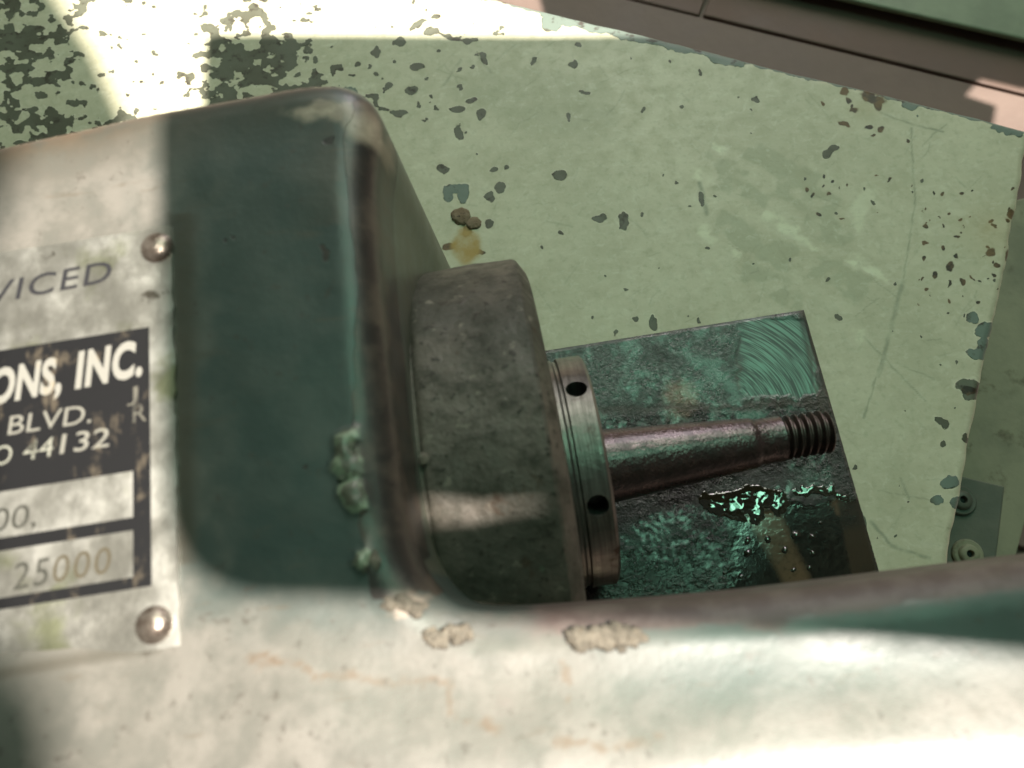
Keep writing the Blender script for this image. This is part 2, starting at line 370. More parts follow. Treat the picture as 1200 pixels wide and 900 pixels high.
spots = [(468,50,8,6),(442,61,6,5),(489,77,9,5),(483,105,7,6),(454,102,5,4),(468,133,12,4),(537,128,10,4,-10),(552,117,7,4),(564,134,6,7),(537,156,6,10,-10),
 (519,197,7,6),(577,199,6,4),(595,196,4,4),(586,219,6,5),(574,230,6,6),(573,262,5,5),(656,206,9,7),(672,75,6,5),(677,53,4,3),(668,137,3,3),(703,254,7,5),(731,259,6,10),
 (754,252,3,3),(657,272,3,3),(567,68,4,8,-30),(525,226,6,9),(543,227,7,10),(533,220,9,4),(407,112,11,10),(508,38,9,5),(530,43,16,3,10),(550,47,9,3),(490,29,11,3,-25),(648,28,14,9,20),
 (690,30,60,6,14),(740,42,70,6,13),(800,56,60,5,13),(850,70,26,6,13),(930,87,10,4,10),(1067,122,10,7),(1180,152,20,6,14),(973,176,10,4,-35),(968,180,6,5),
 (822,233,2,11,-12),(1025,236,4,2),(887,117,6,3),(1180,338,5,12,10),(1140,372,8,6),(1155,386,12,9),(1152,405,8,14),(1146,415,14,7),(1135,452,18,8,10),(1140,462,12,8),(1103,495,9,5,30),(1106,521,4,4),
 (1132,513,6,5),(1146,482,5,5),(1113,565,11,9),(1098,586,9,6),(1122,590,8,8),(1011,611,4,11,-10),(765,379,5,8),(745,374,3,3),(722,389,3,3),(982,372,4,4),(1002,547,3,3),(696,372,2,2),
 (440,85,3,2),(420,75,3,3),(448,90,2,2),(510,20,5,3),(588,33,3,3),(460,70,2,2),(500,92,3,2),(515,60,3,3),(495,142,2,2),(540,100,2,2),(625,70,5,3,-50),(685,108,7,2,15),(400,130,6,4)]
chip = np.full(px.shape, -1.0)
for s in spots: chip = np.maximum(chip, np.clip(ell(wx, wy, *s), -1, 1))
rs = np.random.RandomState(3)
for k in range(100):
    x, y = rs.uniform(380, 1190), rs.uniform(30, 650); r = rs.uniform(.9, 2.4)
    m = (abs(px - x) < 12) & (abs(py - y) < 12); chip[m] = np.maximum(chip[m], ell(wx[m], wy[m], x, y, r * rs.uniform(.8, 1.8), r, rs.uniform(0, 180)))
n1 = fbm(px / 10, py / 8, 21, 4); n2 = fbm(px / 30, py / 22, 31, 3)
dens = np.maximum.reduce([np.clip(ell(px, py, 305, 85, 92, 68) + .5, 0, 1) * 1.0, np.clip(ell(px, py, 45, 165, 130, 45, -6) + .45, 0, 1) * .95, np.clip(ell(px, py, 175, 25, 330, 150) + .35, 0, 1) * .2, np.clip(ell(px, py, -40, 80, 170, 140) + .4, 0, 1) * .8, np.clip(ell(px, py, 410, 110, 45, 40), 0, 1) * .6])
chip = np.maximum(chip, (n1 * .65 + n2 * .35 - (.70 - .25 * dens)) * 6 * (dens > .01) - (dens <= .01))
edge = np.minimum(GA, GB) - .001 - fbm(GX * 300, GY * 300, 41, 3) * .0035
chip = np.maximum(chip, np.clip(-edge * 700, -1, 1) * (GB < GA) + np.where(GB < GA, 0, -1))
rust = np.full(px.shape, -1.0)
for s in [(1022,115,17,6,15),(1028,124,5,9),(1000,129,5,4),(990,108,5,5),(994,118,4,5),(1017,149,7,4),(1032,153,5,5),(988,145,9,3,25),(1135,458,12,6,15),(1022,160,3,2),(1190,275,8,12),(1182,300,6,8),(1160,296,7,6),(1112,313,5,7,20),(1095,322,4,6,-30),(1182,322,5,9),(1120,300,4,3),(1168,312,5,4),(1185,250,5,6)]:
    rust = np.maximum(rust, ell(wx, wy, *s))
for k in range(70):
    x, y = (rs.uniform(1070, 1195), rs.uniform(220, 375)) if k < 52 else (rs.uniform(940, 1080), rs.uniform(120, 260)); r = rs.uniform(.8, 2.6)
    m = (abs(px - x) < 12) & (abs(py - y) < 12); rust[m] = np.maximum(rust[m], ell(wx[m], wy[m], x, y, r * 1.6, r, rs.uniform(0, 180)))
rust = np.maximum(rust, ell(wx, wy, 528, 290, 8, 5)); rust = np.maximum(rust, ell(wx, wy, 549, 272, 6, 7)); rust = np.maximum(rust, ell(wx, wy, 562, 297, 7, 3))
runs = np.clip(ell(wx, wy, 547, 288, 22, 26) * 2.2, 0, 1) + np.clip(ell(wx, wy, 1160, 270, 55, 60), 0, 1) * .35 + np.clip(ell(wx, wy, 1015, 125, 45, 30), 0, 1) * .3
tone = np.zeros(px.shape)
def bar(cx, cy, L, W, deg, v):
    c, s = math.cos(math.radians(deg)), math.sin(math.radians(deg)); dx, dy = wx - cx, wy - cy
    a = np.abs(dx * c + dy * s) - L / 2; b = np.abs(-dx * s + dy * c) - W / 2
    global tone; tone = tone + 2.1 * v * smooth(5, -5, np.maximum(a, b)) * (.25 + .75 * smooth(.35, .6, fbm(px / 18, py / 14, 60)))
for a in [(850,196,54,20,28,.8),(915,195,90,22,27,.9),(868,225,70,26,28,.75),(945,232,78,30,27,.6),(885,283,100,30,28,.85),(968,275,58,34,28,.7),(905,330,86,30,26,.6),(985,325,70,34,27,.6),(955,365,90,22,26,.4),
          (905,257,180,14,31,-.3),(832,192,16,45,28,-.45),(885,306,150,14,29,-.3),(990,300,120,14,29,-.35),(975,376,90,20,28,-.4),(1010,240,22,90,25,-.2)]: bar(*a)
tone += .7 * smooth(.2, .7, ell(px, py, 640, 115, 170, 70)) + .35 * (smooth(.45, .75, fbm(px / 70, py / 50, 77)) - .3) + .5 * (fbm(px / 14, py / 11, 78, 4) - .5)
scr = np.zeros(px.shape)
lines = [([(1068,150),(1072,240),(1060,320),(1040,400),(1012,490)], 1.1, .75), ([(1032,132),(1068,146),(1105,155)], 1.2, .8), ([(1012,395),(1085,470)], .9, .7), ([(1050,425),(1095,445)], .8, .6), ([(1058,330),(1030,440)], 2.5, .7), ([(1020,610),(1045,640),(1090,655)], 2, .9), ([(1055,560),(1065,585)], 1.2, .7), ([(1030,575),(1110,590)], .8, .5), ([(820,215),(828,250)], 2.4, .9), ([(560,66),(575,85)], 1.5, .6), ([(520,100),(540,70)], 1.5, .6)]
for k in range(240):
    x, y = rs.uniform(420, 1180), rs.uniform(40, 640); a = rs.choice([rs.normal(.6, .3), rs.normal(-.8, .3), rs.uniform(0, 3)]); L = rs.uniform(8, 45)
    lines.append(([(x, y), (x + L * .5 * math.cos(a) + rs.normal(0, 2), y + L * .5 * math.sin(a)), (x + L * math.cos(a), y + L * math.sin(a))], rs.uniform(.35, 1.0), rs.uniform(.12, .55)))
for pts, wd, v in lines:
    xs = [p[0] for p in pts]; ys = [p[1] for p in pts]
    m = (px > min(xs) - 14) & (px < max(xs) + 14) & (py > min(ys) - 14) & (py < max(ys) + 14)
    if m.any(): scr[m] = np.maximum(scr[m], v * smooth(wd * 1.6, wd * .3, seg(wx[m] * .35 + px[m] * .65, wy[m] * .35 + py[m] * .65, pts)))
blue = np.maximum.reduce([ell(px, py, 1150, 400, 26, 45), ell(px, py, 533, 226, 25, 18), ell(px, py, 407, 112, 22, 20), ell(px, py, 1113, 575, 24, 30), np.where((GB < .012) & (px > 560), .5, -1.)])
V = np.stack([GX, GY, GZ], -1).reshape(-1, 3)
NA, NB = GX.shape
idx = np.arange(NA * NB).reshape(NA, NB)
q = np.stack([idx[:-1, :-1], idx[:-1, 1:], idx[1:, 1:], idx[1:, :-1]], -1).reshape(-1, 4)
def skirt(ids, out):
    global V, q, extra
    n = len(ids); o = len(V); w_ = V[ids].copy(); w_[:, :2] += np.asarray(out) * .0002; w_[:, 2] = -.03
    V = np.vstack([V, w_]); k = np.arange(n - 1); q = np.vstack([q, np.stack([ids[:-1], ids[1:], o + k + 1, o + k], -1)]); extra.append(ids)
extra = []
skirt(idx[0], e1); skirt(idx[:, 0], -e2)
ext = lambda a: np.concatenate([a.ravel()] + [a.ravel()[i] for i in extra])
tm = bpy.data.meshes.new('painted_sheet')
tm.vertices.add(len(V)); tm.vertices.foreach_set('co', V.astype(np.float32).ravel())
tm.loops.add(len(q) * 4); tm.loops.foreach_set('vertex_index', q.astype(np.int32).ravel())
tm.polygons.add(len(q)); tm.polygons.foreach_set('loop_start', np.arange(0, len(q) * 4, 4, dtype=np.int32))
tm.update(calc_edges=True)
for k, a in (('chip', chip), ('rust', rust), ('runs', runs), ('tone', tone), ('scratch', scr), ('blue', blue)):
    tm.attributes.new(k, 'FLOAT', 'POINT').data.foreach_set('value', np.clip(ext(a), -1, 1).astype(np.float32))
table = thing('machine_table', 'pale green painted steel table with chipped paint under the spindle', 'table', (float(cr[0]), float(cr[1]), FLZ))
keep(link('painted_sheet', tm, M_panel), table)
# table legs/box below the sheet
ins = [cr - e1 * .03 + e2 * .03, cr - e1 * .50 + e2 * .03, cr - e1 * .50 + e2 * .40, cr - e1 * .03 + e2 * .40]
keep(prism('table_base', [tuple(p) for p in ins], FLZ, -.006, M_sheet), table)
# rust blister breaking through the paint
def lump(name, c, rx, ry, rz, mat, seed, parent=None, amp=.35, sub=3, rot=0):
    bm = bmesh.new(); bmesh.ops.create_icosphere(bm, subdivisions=sub, radius=1)
    for v in bm.verts:
        a = v.co.copy(); k = 1 + amp * (float(fbm(np.array(a.x * 1.7 + seed), np.array(a.y * 1.7 + a.z * 2 + seed * 3), seed % 50, 3)) - .5) * 2
        x, y = a.x * rx * k, a.y * ry * k
        v.co = (c[0] + x * math.cos(rot) - y * math.sin(rot), c[1] + x * math.sin(rot) + y * math.cos(rot), c[2] + max(a.z, -.35) * rz * k)
    return bm_obj(name, bm, mat, parent, True)
for x, y, r, s in ((541, 253, 3.7, 5), (555, 261, 2.6, 9)):
    p = P(x, y, 0); keep(lump('rust_blister', p, r * .0013, r * .0012, .0009, M_rust, s), table)

# sheet and bracket beside the table
sp = [P(1110, 250, -.09), P(1420, 250, -.09), P(1330, 700, -.09), P(1060, 700, -.09)]
side = thing('side_cabinet', 'dirty sage sheet metal cabinet side next to the table edge', 'cabinet', (float(P(1190, 500, FLZ)[0]), float(P(1190, 500, FLZ)[1]), FLZ))
q0 = [P(1125, 250, -.09)[:2], P(1330, 200, -.09)[:2], P(1215, 560, -.09)[:2], P(1187, 668, -.09)[:2], P(1172, 760, -.09)[:2], P(1050, 760, -.09)[:2]]
keep(prism('cabinet_top', [tuple(p) for p in q0], -.10, -.09, M_sheet, None, .001), side)
qc = sum(q0) / 6
keep(prism('cabinet_body', [tuple(qc + (p - qc) * .93) for p in q0], FLZ, -.10, M_sheet), side)
bz = -.045
bp = [P(1085, 548, bz), P(1178, 570, bz), P(1168, 655, bz), P(1160, 720, bz), P(1075, 720, bz)]
brk = thing('mounting_bracket', 'grey painted mounting bracket with screws beside the table edge', 'bracket', tuple(float(v) for v in P(1130, 620, -.09)))
keep(prism('bracket_plate', [tuple(p[:2]) for p in bp], bz - .004, bz, M_brkt, None, .0008), brk)
for x, y in ((1125, 587), (1133, 650)):
    c = P(x, y, bz); bm = bmesh.new(); n = 40; rings = []
    for r, z in ((.0069, 0), (.0068, .0012), (.0062, .0018), (.0046, .0018), (.0042, .0030), (.0034, .0036), (.0018, .0037), (.0016, .0034), (.0016, .0010)):
        rings.append([bm.verts.new((c[0] + r * math.cos(2 * math.pi * k / n), c[1] + r * math.sin(2 * math.pi * k / n), bz + z)) for k in range(n)])
    for a, b in zip(rings, rings[1:]):
        for k in range(n): bm.faces.new((a[k], a[(k + 1) % n], b[(k + 1) % n], b[k]))
    bm.faces.new(rings[-1]); o = bm_obj('washer_screw', bm, M_sheet if y > 600 else M_brkt, None, True); sharp(o); keep(o, brk)
    hole = prism('screw_socket', [(c[0] + .00155 * math.cos(2 * math.pi * k / 16), c[1] + .00155 * math.sin(2 * math.pi * k / 16)) for k in range(16)], bz + .0011, bz + .0014, M_black, None); keep(hole, brk)

# ------------------------------------------------------------------ the oily block under the arbor
BZ = .07
nx, ny = 260, 330
bx = np.linspace(-.03, .1035, nx); by = np.linspace(-.045, .0948, ny)
BX, BY = np.meshgrid(bx, by, indexing='ij'); BZm = np.full(BX.shape, BZ)
px, py = PIX(np.stack([BX, BY, BZm], -1))
wx = px + (fbm(px / 12, py / 12, 5) - .5) * 16; wy = py + (fbm(px / 12, py / 12, 15) - .5) * 16
upper = smooth(8, -8, wy - (490 - .11 * (wx - 700)))
# second rough patch below the arbor: green reflections painted into the colour
upper = np.maximum(upper, .75 * smooth(-.1, .5, ell(wx, wy, 745, 612, 75, 34)) ); upper = np.maximum(upper, .9 * smooth(-.1, .4, ell(wx, wy, 900, 570, 90, 22, -8)))
swirl = smooth(-16, 14, wx - 866) * smooth(4, -2, wx - (958)) * smooth(4, -4, wy - (468 - .05 * (wx - 866))) * smooth(-6, 6, wy - 372)
wet = smooth(-4, 8, wy - (598 - .12 * (wx - 860))) * smooth(830, 880, wx + (wy - 600) * .1)
wet = np.maximum(wet, .55 * smooth(600, 660, wy)); tan = np.maximum(smooth(-.05, .5, ell(wx, wy, 797, 468, 26, 30)), .95 * smooth(6, -6, np.abs(px * .8 + wx * .2 - (893 + (py - 600) * .5)) - (21 - .05 * (py - 600))) * smooth(582, 604, wy))  # the diagonal brown streak is a reflection in the oil, painted as colour
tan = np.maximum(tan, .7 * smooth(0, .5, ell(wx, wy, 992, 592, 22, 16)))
edge = smooth(-3, 3, px - (957 + .20 * (py - 470))) ; edge = np.maximum(edge, .8 * smooth(9, 0, np.abs(wy - (478 - .04 * (wx - 800)))) * (wx > 700))  # right bevel strip, plus a dark band painting the arbor's soft shadow
edge = np.maximum(edge, .8 * smooth(4, 0, np.abs(wx - 866)) * (wy < 455) * (wy > 395) + .6 * smooth(5, 0, np.abs(wx - 772)) * (wy < 470))
rc = P(838, 488, BZ); dxr, dyr = BX - rc[0], BY - rc[1]
zz = BZ - .0008 * smooth(0, .0012, .0012 - np.minimum(.1035 - BX, .0948 - BY)) + (fbm(BX * 700, BY * 700, 3, 3) - .5) * .00018 * (1 - np.maximum(swirl, wet * .97)) - .00012 * edge * (px < 955)
fx = np.stack([BX, BY, zz], -1).reshape(-1, 3)
ids = np.arange(nx * ny).reshape(nx, ny)
fq = np.stack([ids[:-1, :-1], ids[1:, :-1], ids[1:, 1:], ids[:-1, 1:]], -1).reshape(-1, 4).tolist()
loop = np.concatenate([ids[:, 0], ids[-1, 1:], ids[::-1, -1][1:], ids[0, ::-1][1:-1]])
vb = fx[loop].copy(); vb[:, 2] = .002; o_ = len(fx); fx = np.vstack([fx, vb]); nl = len(loop)
fq += [(int(loop[i]), o_ + i, o_ + (i + 1) % nl, int(loop[(i + 1) % nl])) for i in range(nl)]
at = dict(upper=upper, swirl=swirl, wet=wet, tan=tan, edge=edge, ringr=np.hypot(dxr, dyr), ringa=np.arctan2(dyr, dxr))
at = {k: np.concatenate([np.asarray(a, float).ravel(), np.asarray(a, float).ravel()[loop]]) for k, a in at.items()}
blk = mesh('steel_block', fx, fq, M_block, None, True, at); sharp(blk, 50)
tag(blk, 'oily green tinted steel block lying under the threaded arbor', 'block')
# puddle and drops of oil on it
def pool(name, ells, seed, hmax, x0, x1, y0, y1, n=90, wob=8, z=BZ):
    ptsx, ptsy = np.meshgrid(np.linspace(x0, x1, n), np.linspace(y0, y1, int(n * (y1 - y0) / (x1 - x0)) + 4), indexing='ij')
    ux = ptsx + (fbm(ptsx / 8, ptsy / 8, seed) - .5) * wob; uy = ptsy + (fbm(ptsx / 8, ptsy / 8, seed + 9) - .5) * wob
    f = np.full(ptsx.shape, -1.)
    for e in ells: f = np.maximum(f, ell(ux, uy, *e[:5]) * min(e[2], e[3]))
    h = np.where(f > 0, hmax * (1 - np.exp(-np.maximum(f, 0) / min(13, .45 * max(e[3] for e in ells)))) * (.5 + 1.0 * fbm(ptsx / 15, ptsy / 10, seed + 4, 2)), -.0012)
    ww = np.array([P(a, b, z) for a, b in zip(ptsx.ravel(), ptsy.ravel())]); ww[:, 2] = z + h.ravel()
    I = np.arange(ptsx.size).reshape(ptsx.shape); qd = np.stack([I[:-1, :-1], I[:-1, 1:], I[1:, 1:], I[1:, :-1]], -1).reshape(-1, 4)
    keepq = (f.ravel()[qd] > 0).any(1); qd = qd[keepq]; used = np.unique(qd); mp = np.zeros(ptsx.size, int); mp[used] = np.arange(len(used))
    return mesh(name, ww[used], mp[qd].tolist(), M_oil)
pd = pool('oil_puddle', [(846,591,30,15,14),(882,585,34,16,-8),(914,590,11,16,20),(888,604,10,14,15),(855,600,26,8,30),(955,576,30,6,0),(988,584,10,6,30)], 3, .0006, 805, 1005, 545, 630, 150, 12)
tag(pd, 'glossy green lit oil puddle on the block below the arbor', 'oil puddle')
LBL = {'big': 'largest round oil drop on the black wet side of the block', 'wet': 'small oil drop on the black wet side of the block', 'brown': 'oil drop on the brown streak across the block', 'rough': 'tiny oil drop on the rough dark side of the brown streak'}
for k, (x, y, r, lab) in enumerate([(933,627,6.5,'big'),(952,629,5,'wet'),(900,632,5,'brown'),(920,645,5,'brown'),(952,648,4,'wet'),(948,666,3,'wet'),(876,634,5,'rough'),(877,648,6,'rough'),(930,668,4,'brown'),(868,676,3.5,'rough'),(848,672,3,'rough'),(962,612,3,'wet')]):
    d = pool('oil_drop', [(x, y, r, r * .8, 20 * k)], 20 + k, .0007 * (r / 5), x - 12, x + 12, y - 12, y + 12, 26, 4)
    tag(d, LBL[lab], 'oil drop', 'oil drops on the block')

# ------------------------------------------------------------------ spindle head casting
head = thing('spindle_head', 'worn teal cast spindle head with nameplate, hub and threaded arbor', 'machine head', (float(P(250, 450, 0)[0]), float(P(250, 450, 0)[1]), 0))
EZ = .168
def w2(x, y, z=EZ): return tuple(P(x, y, z)[:2])
ctrl = [w2(-260, 262), w2(0, 199), w2(120, 171), w2(200, 153), w2(300, 135), w2(372, 122), w2(420, 122), w2(449, 140), w2(458, 175)]
wallx = -.0235
ctrl += [(wallx + .001, .104), (wallx, .085), (wallx - .0005, .05), (wallx - .0005, .026), (wallx + .001, .0175), (wallx + .0045, .0115), w2(545, 713), w2(580, 716), w2(640, 713), w2(760, 705), w2(880, 695), w2(1040, 675), w2(1200, 655), w2(1420, 628), (.45, -.012),
         (.45, -.16), w2(-260, 1250)]
def chaikin(p, it):
    for _ in range(it):
        r = []
        for i in range(len(p)):
            a, b = np.array(p[i]), np.array(p[(i + 1) % len(p)]); r += [a * .75 + b * .25, a * .25 + b * .75]
        p = r
    return np.array(p)
ol = chaikin(ctrl, 3)
L = np.concatenate([[0], np.cumsum(np.linalg.norm(np.roll(ol, -1, 0) - ol, axis=1))]); cl = np.vstack([ol, ol[:1]])
NS = 900; ss_ = np.linspace(0, L[-1], NS, endpoint=False)
ol = np.stack([np.interp(ss_, L, cl[:, 0]), np.interp(ss_, L, cl[:, 1])], 1)
area = .5 * np.sum(ol[:, 0] * np.roll(ol[:, 1], -1) - ol[:, 1] * np.roll(ol[:, 0], -1))
if area < 0: ol = ol[::-1]
nrm = np.roll(ol, -1, 0) - np.roll(ol, 1, 0); nrm = np.stack([nrm[:, 1], -nrm[:, 0]], 1); nrm /= np.linalg.norm(nrm, axis=1)[:, None]   # outward
def sdist(p):
    d = np.full(len(p), 1e9)
    for s in range(0, len(p), 4000):
        b = p[s:s + 4000]; d[s:s + 4000] = np.sqrt(((b[:, None, :] - ol[None]) ** 2).sum(-1).min(1))
    return -np.where(inside(p[:, 0], p[:, 1], ol.tolist()), d, -d)
FR = .0085
rings = []
for k, t in enumerate(np.linspace(0.16, 1, 10)[:-1]):
    off = FR * (1 - math.cos(t * math.pi / 2)); p = ol - nrm * off
    d = sdist(p); rings.append(p[np.abs(d + off) < off * .12 + 1e-5][::2 if k > 2 else 1])
h = .00085
xs = np.arange(ol[:, 0].min(), ol[:, 0].max(), h); ys = np.arange(ol[:, 1].min(), ol[:, 1].max(), h)
gx, gy = np.meshgrid(xs, ys); gp = np.stack([gx.ravel(), gy.ravel()], 1)
ppx, ppy = PIX(np.column_stack([gp, np.full(len(gp), FZ)]))
vis = (ppx > -60) & (ppx < 1260) & (ppy < 960)
coarse = (np.round(gp[:, 0] / h).astype(int) % 6 == 0) & (np.round(gp[:, 1] / h).astype(int) % 6 == 0)
gp = gp[vis | coarse]
gp = gp[sdist(gp) < -FR * .93]
gp = gp + np.random.RandomState(1).uniform(-.08, .08, gp.shape) * h
allp = np.vstack([ol] + rings + [gp])
res = delaunay_2d_cdt([Vector((float(a), float(b))) for a, b in allp], [(i, (i + 1) % NS) for i in range(NS)], [list(range(NS))], 1, 1e-7)
hv = np.array([(v.x, v.y) for v in res[0]]); hf = [tuple(f) for f in res[2]]
orig = {}
for i, lst in enumerate(res[3]):
    for o in lst: orig[o] = i
bd = [orig[i] for i in range(NS)]
d = -sdist(hv); d[bd] = 0
x_ = np.clip((FR - d) / FR, 0, 1)
hz = FZ - FR * (1 - np.sqrt(np.maximum(0, 1 - np.minimum(x_, .9999)**2)))
hx, hy = hv[:, 0], hv[:, 1]
p3 = np.column_stack([hv, np.full(len(hv), FZ)]); px, py = PIX(p3)
wx = px + (fbm(px / 22, py / 22, 5) - .5) * 26; wy = py + (fbm(px / 22, py / 22, 15) - .5) * 26
hz = hz + (fbm(hx * 40, hy * 40, 8, 2) - .5) * .0012 * smooth(0, .004, d)
hz = hz + .0035 * smooth(700, 900, py) * smooth(.004, .03, d) * (hy < .02)      # the arm swells towards its outer side
bl = np.zeros(len(hv))
for e in [(408,545,20,26),(412,580,16,22),(402,520,14,20),(430,660,10,16)]: bl = np.maximum(bl, ell(wx, wy, *e))
hz = hz + .0014 * smooth(0, .6, bl) * (.6 + .8 * fbm(px / 6, py / 6, 33, 3))
crk = np.zeros(len(hv))
for pts, wd in [([(300,772),(385,790),(480,800),(525,798)], 7), ([(525,800),(530,838),(580,852)], 6), ([(650,866),(720,874),(770,856)], 6), ([(660,760),(665,850)], 3)]:
    crk = np.maximum(crk, smooth(wd * .9, wd * .1, seg(wx, wy, pts)))
ye = np.array([100, 160, 230, 270, 300, 400, 480, 500, 545, 600, 640, 700, 712]); xe_ = np.array([420, 404, 409, 411, 416, 417, 414, 410, 408, 420, 428, 436, 445])
xe = np.interp(py, ye, xe_)
bare = np.clip((wx * .55 + px * .45 - xe) / 10, -1, 1) * (py < 712) - (py >= 712)
bare = np.where((hx > -.06) & (hy > .012) & (hy < .122), bare, -1.)
for s in [(384,300,6,5),(390,165,8,4),(275,279,4,4),(360,545,4,4),(385,292,4,3),(262,290,3,5)]: bare = np.maximum(bare, np.clip(ell(wx, wy, *s), -1, 1))
arm = smooth(-.012, .012, hx) * (hy < .02)
rim = np.where(arm > 0, arm * np.clip((.0060 - d) / .003, -1, 1), -1.)
rim = np.maximum(rim, np.where(hy < .03, ell(wx, wy, 905, 722, 45, 26), -1))
worn = np.maximum.reduce([ell(wx, wy, 385, 130, 52, 14, 3), ell(wx, wy, 428, 142, 28, 26, 30), ell(wx, wy, 475, 706, 26, 16), np.full(len(hv), -1.)])
topd = (hy > .09) * (hx < -.03)
sunlit_dust = .88 * (1 - .85 * smooth(620, 860, px) * smooth(.024, .012, d)) * np.maximum(smooth(300, 140, px + (fbm(px / 30, py / 40, 71) - .5) * 120), smooth(650, 780, py + (fbm(px / 50, py / 30, 72) - .5) * 90)) * np.where(hy < .03, smooth(-.001, .003, d), smooth(.002, .012, d))  # dust laid where the sun falls, painting in part of the sunlit cream
dust_and_sunlit_cream = np.clip(np.maximum(sunlit_dust, topd * smooth(.010, .001, d) * .9 + .12 * smooth(.4, .6, fbm(px / 60, py / 40, 51))), 0, 1)
grime = np.maximum(smooth(26, 4, np.abs(px - 214)) * (py > 250) * (py < 660) * .9, .6 * smooth(12, 2, np.abs(py - (790 - .18 * px))) * (px < 190))
grime = np.maximum(grime, .7 * topd * smooth(.022, .006, d))
rusty = topd * smooth(.012, .003, d) * smooth(260, 60, px)
# walls below the rounded edge
crk = np.maximum(crk, .8 * rusty)
cols = {'bare': bare, 'rim': rim, 'dust_and_sunlit_cream': dust_and_sunlit_cream, 'grime': grime, 'worn': worn, 'blister': bl, 'crack': crk, 'wall': np.zeros(len(hv))}
HV = [np.column_stack([hv, hz])]; HA = {k: [v] for k, v in cols.items()}
zt = hz[bd]; is_arm = (ol[:, 0] > wallx + .0015) & (ol[:, 1] < .06)
blend = np.clip((ol[:, 0] - wallx - .0015) / .006, 0, 1) * is_arm
zb = .0 * (1 - blend) + (.1485) * blend
zb = np.where(is_arm, .1485, np.where((ol[:, 0] > wallx - .003) & (ol[:, 1] < .0195), .1485, 0.))
nr = 26; prev = list(bd); tot = len(hv)
for r in range(1, nr + 1):
    t = (r / nr) ** 1.3; z = zt * (1 - t) + zb * t
    o2 = ol + nrm * ((zt - z) * .075)[:, None]
    HV.append(np.column_stack([o2, z])); cur = list(range(tot, tot + NS)); tot += NS
    for k in range(NS):
        k2 = (k + 1) % NS; hf.append((prev[k], cur[k], cur[k2], prev[k2]))
    wl = np.full(NS, float(smooth(0, .12, t)))
    for kk in HA:
        b = cols[kk][bd]
        if kk == 'wall': HA[kk].append(wl * ~is_arm)
        elif kk == 'bare': HA[kk].append(np.where(ol[:, 0] > -.06, b * (1 - wl) - wl, b))
        elif kk == 'worn': HA[kk].append(b - wl * .6)
        elif kk == 'grime': HA[kk].append(b + wl * .25)
        else: HA[kk].append(b)
    prev = cur
HV = np.vstack(HV)
body = keep(mesh('housing', HV, hf, M_teal, None, True, {k: np.clip(np.concatenate(v), -1, 1) for k, v in HA.items()}), head)
# crusts of lifted paint along the inner edge of the arm
rc_ = random.Random(12)
for x, y, rx, ry, n_ in [(472,708,24,12,5),(522,744,32,8,12),(712,746,54,7,18),(408,538,10,20,5),(413,580,8,15,4),(430,660,6,10,2)]:
    for k in range(n_):
        a_ = rc_.uniform(0, 6.28); q_ = math.sqrt(rc_.random()) * .9
        cx_, cy_ = x + rx * q_ * math.cos(a_), y + ry * q_ * math.sin(a_); r_ = rc_.uniform(4, 10)
        k_ = .150 / F
        keep(lump('paint_crust', P(cx_, cy_, FZ - .0001 if y > 600 else FZ + .0003), r_ * 1.3 * k_, r_ * .9 * k_, rc_.uniform(.00025, .0006), M_flake if y > 600 else M_scale, rc_.randint(1, 40), None, .9, 3, rc_.uniform(0, 3)), body)

# nameplate ----------------------------------------------------------------
PZ = FZ + .0009
pl = lambda x, y: P(x, y, PZ)
X1, YT, YB = -.0665, pl(203, 264)[1], pl(192, 762)[1]
bm = bmesh.new()
n = 60; pts = []
for k in range(40): pts.append((-.19 + (X1 + .19) * k / 40, YB + (float(fbm(np.array(k * .9), np.array(3.), 4)) - .5) * .0010))
for k in range(n): pts.append((X1 + (float(fbm(np.array(k * .7), np.array(7.), 9)) - .5) * .0012, YB + (YT - YB) * k / n))
pts += [(X1, YT), (-.19, YT)]
plate = keep(prism('nameplate', pts, FZ + .0001, PZ, M_plate), head)
plate['label'] = 'aluminium nameplate with black printed panel and dome rivets'
def sub(o): o.parent = plate; return o
IZ = PZ + .00006
def rect(x0, x1, y0, y1): return (x0, x1, y0, y1)
xr = pl(176, 500)[0]; xin = pl(156, 600)[0]; xl = -.185
yt = pl(176, 383)[1]; y1 = pl(155, 552)[1]; y2 = pl(156, 606)[1]; y3 = pl(158, 621)[1]; y4 = pl(158, 676)[1]; y5 = pl(175, 687)[1]
bm = bmesh.new()
for a, b, c, e in ((xl, xr, y1, yt), (xl, xin, y3, y2), (xl, xin, y5, y4), (xin, xr, y5, y1)):
    bm.faces.new([bm.verts.new((u, v, IZ)) for u, v in ((a, c), (b, c), (b, e), (a, e))])
r = bmesh.ops.extrude_face_region(bm, geom=bm.faces[:]); bmesh.ops.translate(bm, verts=[e for e in r['geom'] if isinstance(e, bmesh.types.BMVert)], vec=(0, 0, -.00004))
sub(bm_obj('printed_panel', bm, M_black))
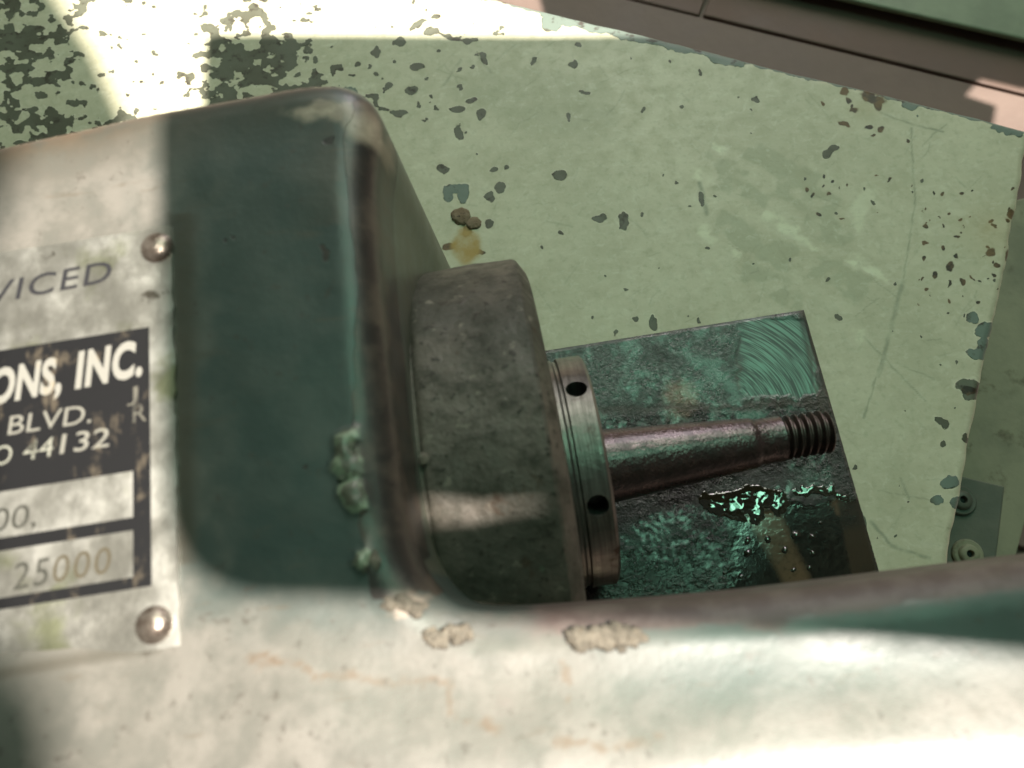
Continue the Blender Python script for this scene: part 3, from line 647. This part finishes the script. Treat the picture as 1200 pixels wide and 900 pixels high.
def text(s, left, right, cap, mat, bold=0, shear=0, track=1.0, z=IZ + .00004):
    cu = bpy.data.curves.new('lettering', 'FONT'); cu.body = s; cu.size = 1; cu.offset = bold; cu.shear = shear; cu.space_character = track; cu.extrude = 0; cu.resolution_u = 4
    o = bpy.data.objects.new('lettering', cu); col.objects.link(o); bpy.context.view_layer.update()
    me = bpy.data.meshes.new_from_object(o.evaluated_get(bpy.context.evaluated_depsgraph_get())); bpy.data.objects.remove(o)
    v = np.array([q.co[:] for q in me.vertices]); lo = v.min(0); hi = v.max(0)
    a, b = pl(*left), pl(*right); ch = .73            # cap height of the built-in font
    scx = (b[0] - a[0]) / (hi[0] - lo[0]); scy = cap / ch
    for q in me.vertices: 
        fx_ = (q.co.x - lo[0]) / (hi[0] - lo[0])
        q.co = (a[0] + (q.co.x - lo[0]) * scx, a[1] + (b[1] - a[1]) * fx_ + q.co.y * scy, z)
    me.name = 'lettering'; return sub(link('lettering', me, mat, None, False))
text('VICED', (-14, 357), (131, 329), .0051, M_inkl, .006, .12, 1.1)
text('ONS,', (-13, 474), (72, 457), .0074, M_pale, .04, .14, 1.04)
text('INC.', (88, 454), (167, 438), .0076, M_pale, .045, .14, 1.1)
text('BLVD.', (9, 510), (107, 495), .0041, M_pal2, .0, .1)
text('O', (-8, 546), (14, 543), .0041, M_dim, 0, .1)
text('44', (27, 540), (63, 534), .0041, M_dim, 0, .1)
text('132', (70, 532), (128, 523), .0041, M_pal2, .006, .1)
text('J', (149, 471), (162, 468), .0030, M_ghost, 0, 0)
text('R', (156, 496), (172, 493), .0040, M_ghost, 0, 0)
text('00,', (-10, 624), (42, 616), .0047, M_inkg, 0, .1, 1, PZ + .00006)
text('25', (14, 692), (57, 684), .0052, M_inkg, 0, .12, 1.12, PZ + .00006)
text('000', (62, 683), (130, 671), .0052, M_stamp, 0, .12, 1.12, PZ + .00006)
for x, y in ((182, 288), (178, 732)):
    c = P(x, y, PZ + .001); bm = bmesh.new(); nn = 36; rg = []
    for rr, zz_ in ((.0034, 0), (.0034, .0004), (.0031, .0010), (.0025, .0016), (.0017, .0020), (.0008, .0022)):
        rg.append([bm.verts.new((c[0] + rr * (1 + .03 * math.sin(3 * k)) * math.cos(2 * math.pi * k / nn), c[1] + rr * math.sin(2 * math.pi * k / nn), PZ + zz_)) for k in range(nn)])
    for a, b in zip(rg, rg[1:]):
        for k in range(nn): bm.faces.new((a[k], a[(k + 1) % nn], b[(k + 1) % nn], b[k]))
    bm.faces.new(rg[-1]); sub(bm_obj('rivet', bm, M_rivet, None, True))

# hub, collar, arbor ---------------------------------------------------------
AY, AZ = .0465, .095
HR = .0643
def rough_r(x, r, a): return r + (float(fbm(np.array(x * 160 + 40.), np.array(a * 9 + 20.), 6, 3)) - .5) * .0009 * (r > .05)
prof = [(-.045, HR - .001), (-.0222, HR - .0010), (-.0215, HR - .0003), (-.0205, HR)] + [(-.02 + .0255 * k / 14, HR) for k in range(1, 15)] + [(.0063, HR - .0005), (.0086, HR - .0045), (.0090, HR - .006), (.0106, .037), (.0106, .010)]
v, f = lathe_x(prof, AY, AZ, 180, rough_r)
hub = keep(mesh('hub', v, f, M_hub), head); sharp(hub, 28)
cp = [(.0105, .0335), (.0118, .0335), (.0124, .0329), (.0131, .0329), (.0136, .0337), (.0204, .0337), (.0212, .0329), (.0212, .008)]
v, f = lathe_x(cp, AY, AZ, 160)
collar = mesh('collar', v, f, M_collar); 
bmc = bmesh.new()
for x, y in ((666, 457), (688, 595), (716, 690)):
    c = on_cyl(x, y, AY, AZ, .0337); ang = math.atan2(c[1] - AY, c[2] - AZ)
    mtx = Matrix.Translation((.0168, AY, AZ)) @ Matrix.Rotation(-ang, 4, 'X') @ Matrix.Translation((0, 0, .034))
    bmesh.ops.create_cone(bmc, cap_ends=True, segments=28, radius1=.0029, radius2=.0029, depth=.022, matrix=mtx)
cut = bm_obj('cutter', bmc)
md = collar.modifiers.new('holes', 'BOOLEAN'); md.object = cut; md.operation = 'DIFFERENCE'; md.solver = 'EXACT'
bpy.context.view_layer.update()
me2 = bpy.data.meshes.new_from_object(collar.evaluated_get(bpy.context.evaluated_depsgraph_get()))
collar.modifiers.clear(); collar.data = me2; me2.name = 'collar'; bpy.data.objects.remove(cut); me2.shade_smooth(); sharp(collar, 30); keep(collar, head)
ap = [(.018, .0112), (.0215, .0112)] + [(.0215 + .046 * k / 30, .0112 - .0037 * k / 30) for k in range(1, 31)] + [(.0679, .0072), (.0688, .0069), (.0760, .0068), (.0768, .0058)]
v, f = lathe_x(ap, AY, AZ, 96)
arbor = keep(mesh('arbor', v, f, M_arbor), head); sharp(arbor, 40)
pitch = .00235
tp = [(.0758 + .0150 * k / 180, .0) for k in range(181)]
def thr(x, r, a):
    ph = ((x - .0758) / pitch - a / (2 * math.pi)) % 1; tri = abs(ph * 2 - 1)
    base = .0051 + .0014 * min(1, max(0, tri * 1.6 - .3))
    return base - .0022 * max(0, (x - .0895) / .0013)**2
v, f = lathe_x(tp, AY, AZ, 72, thr)
th = mesh('thread', v, f, M_thread); th.parent = arbor
c = on_cyl(497, 538, AY, AZ, HR)
fk = lump('paint_fleck', c, .0011, .0015, .0006, M_flake, 31); fk.parent = hub
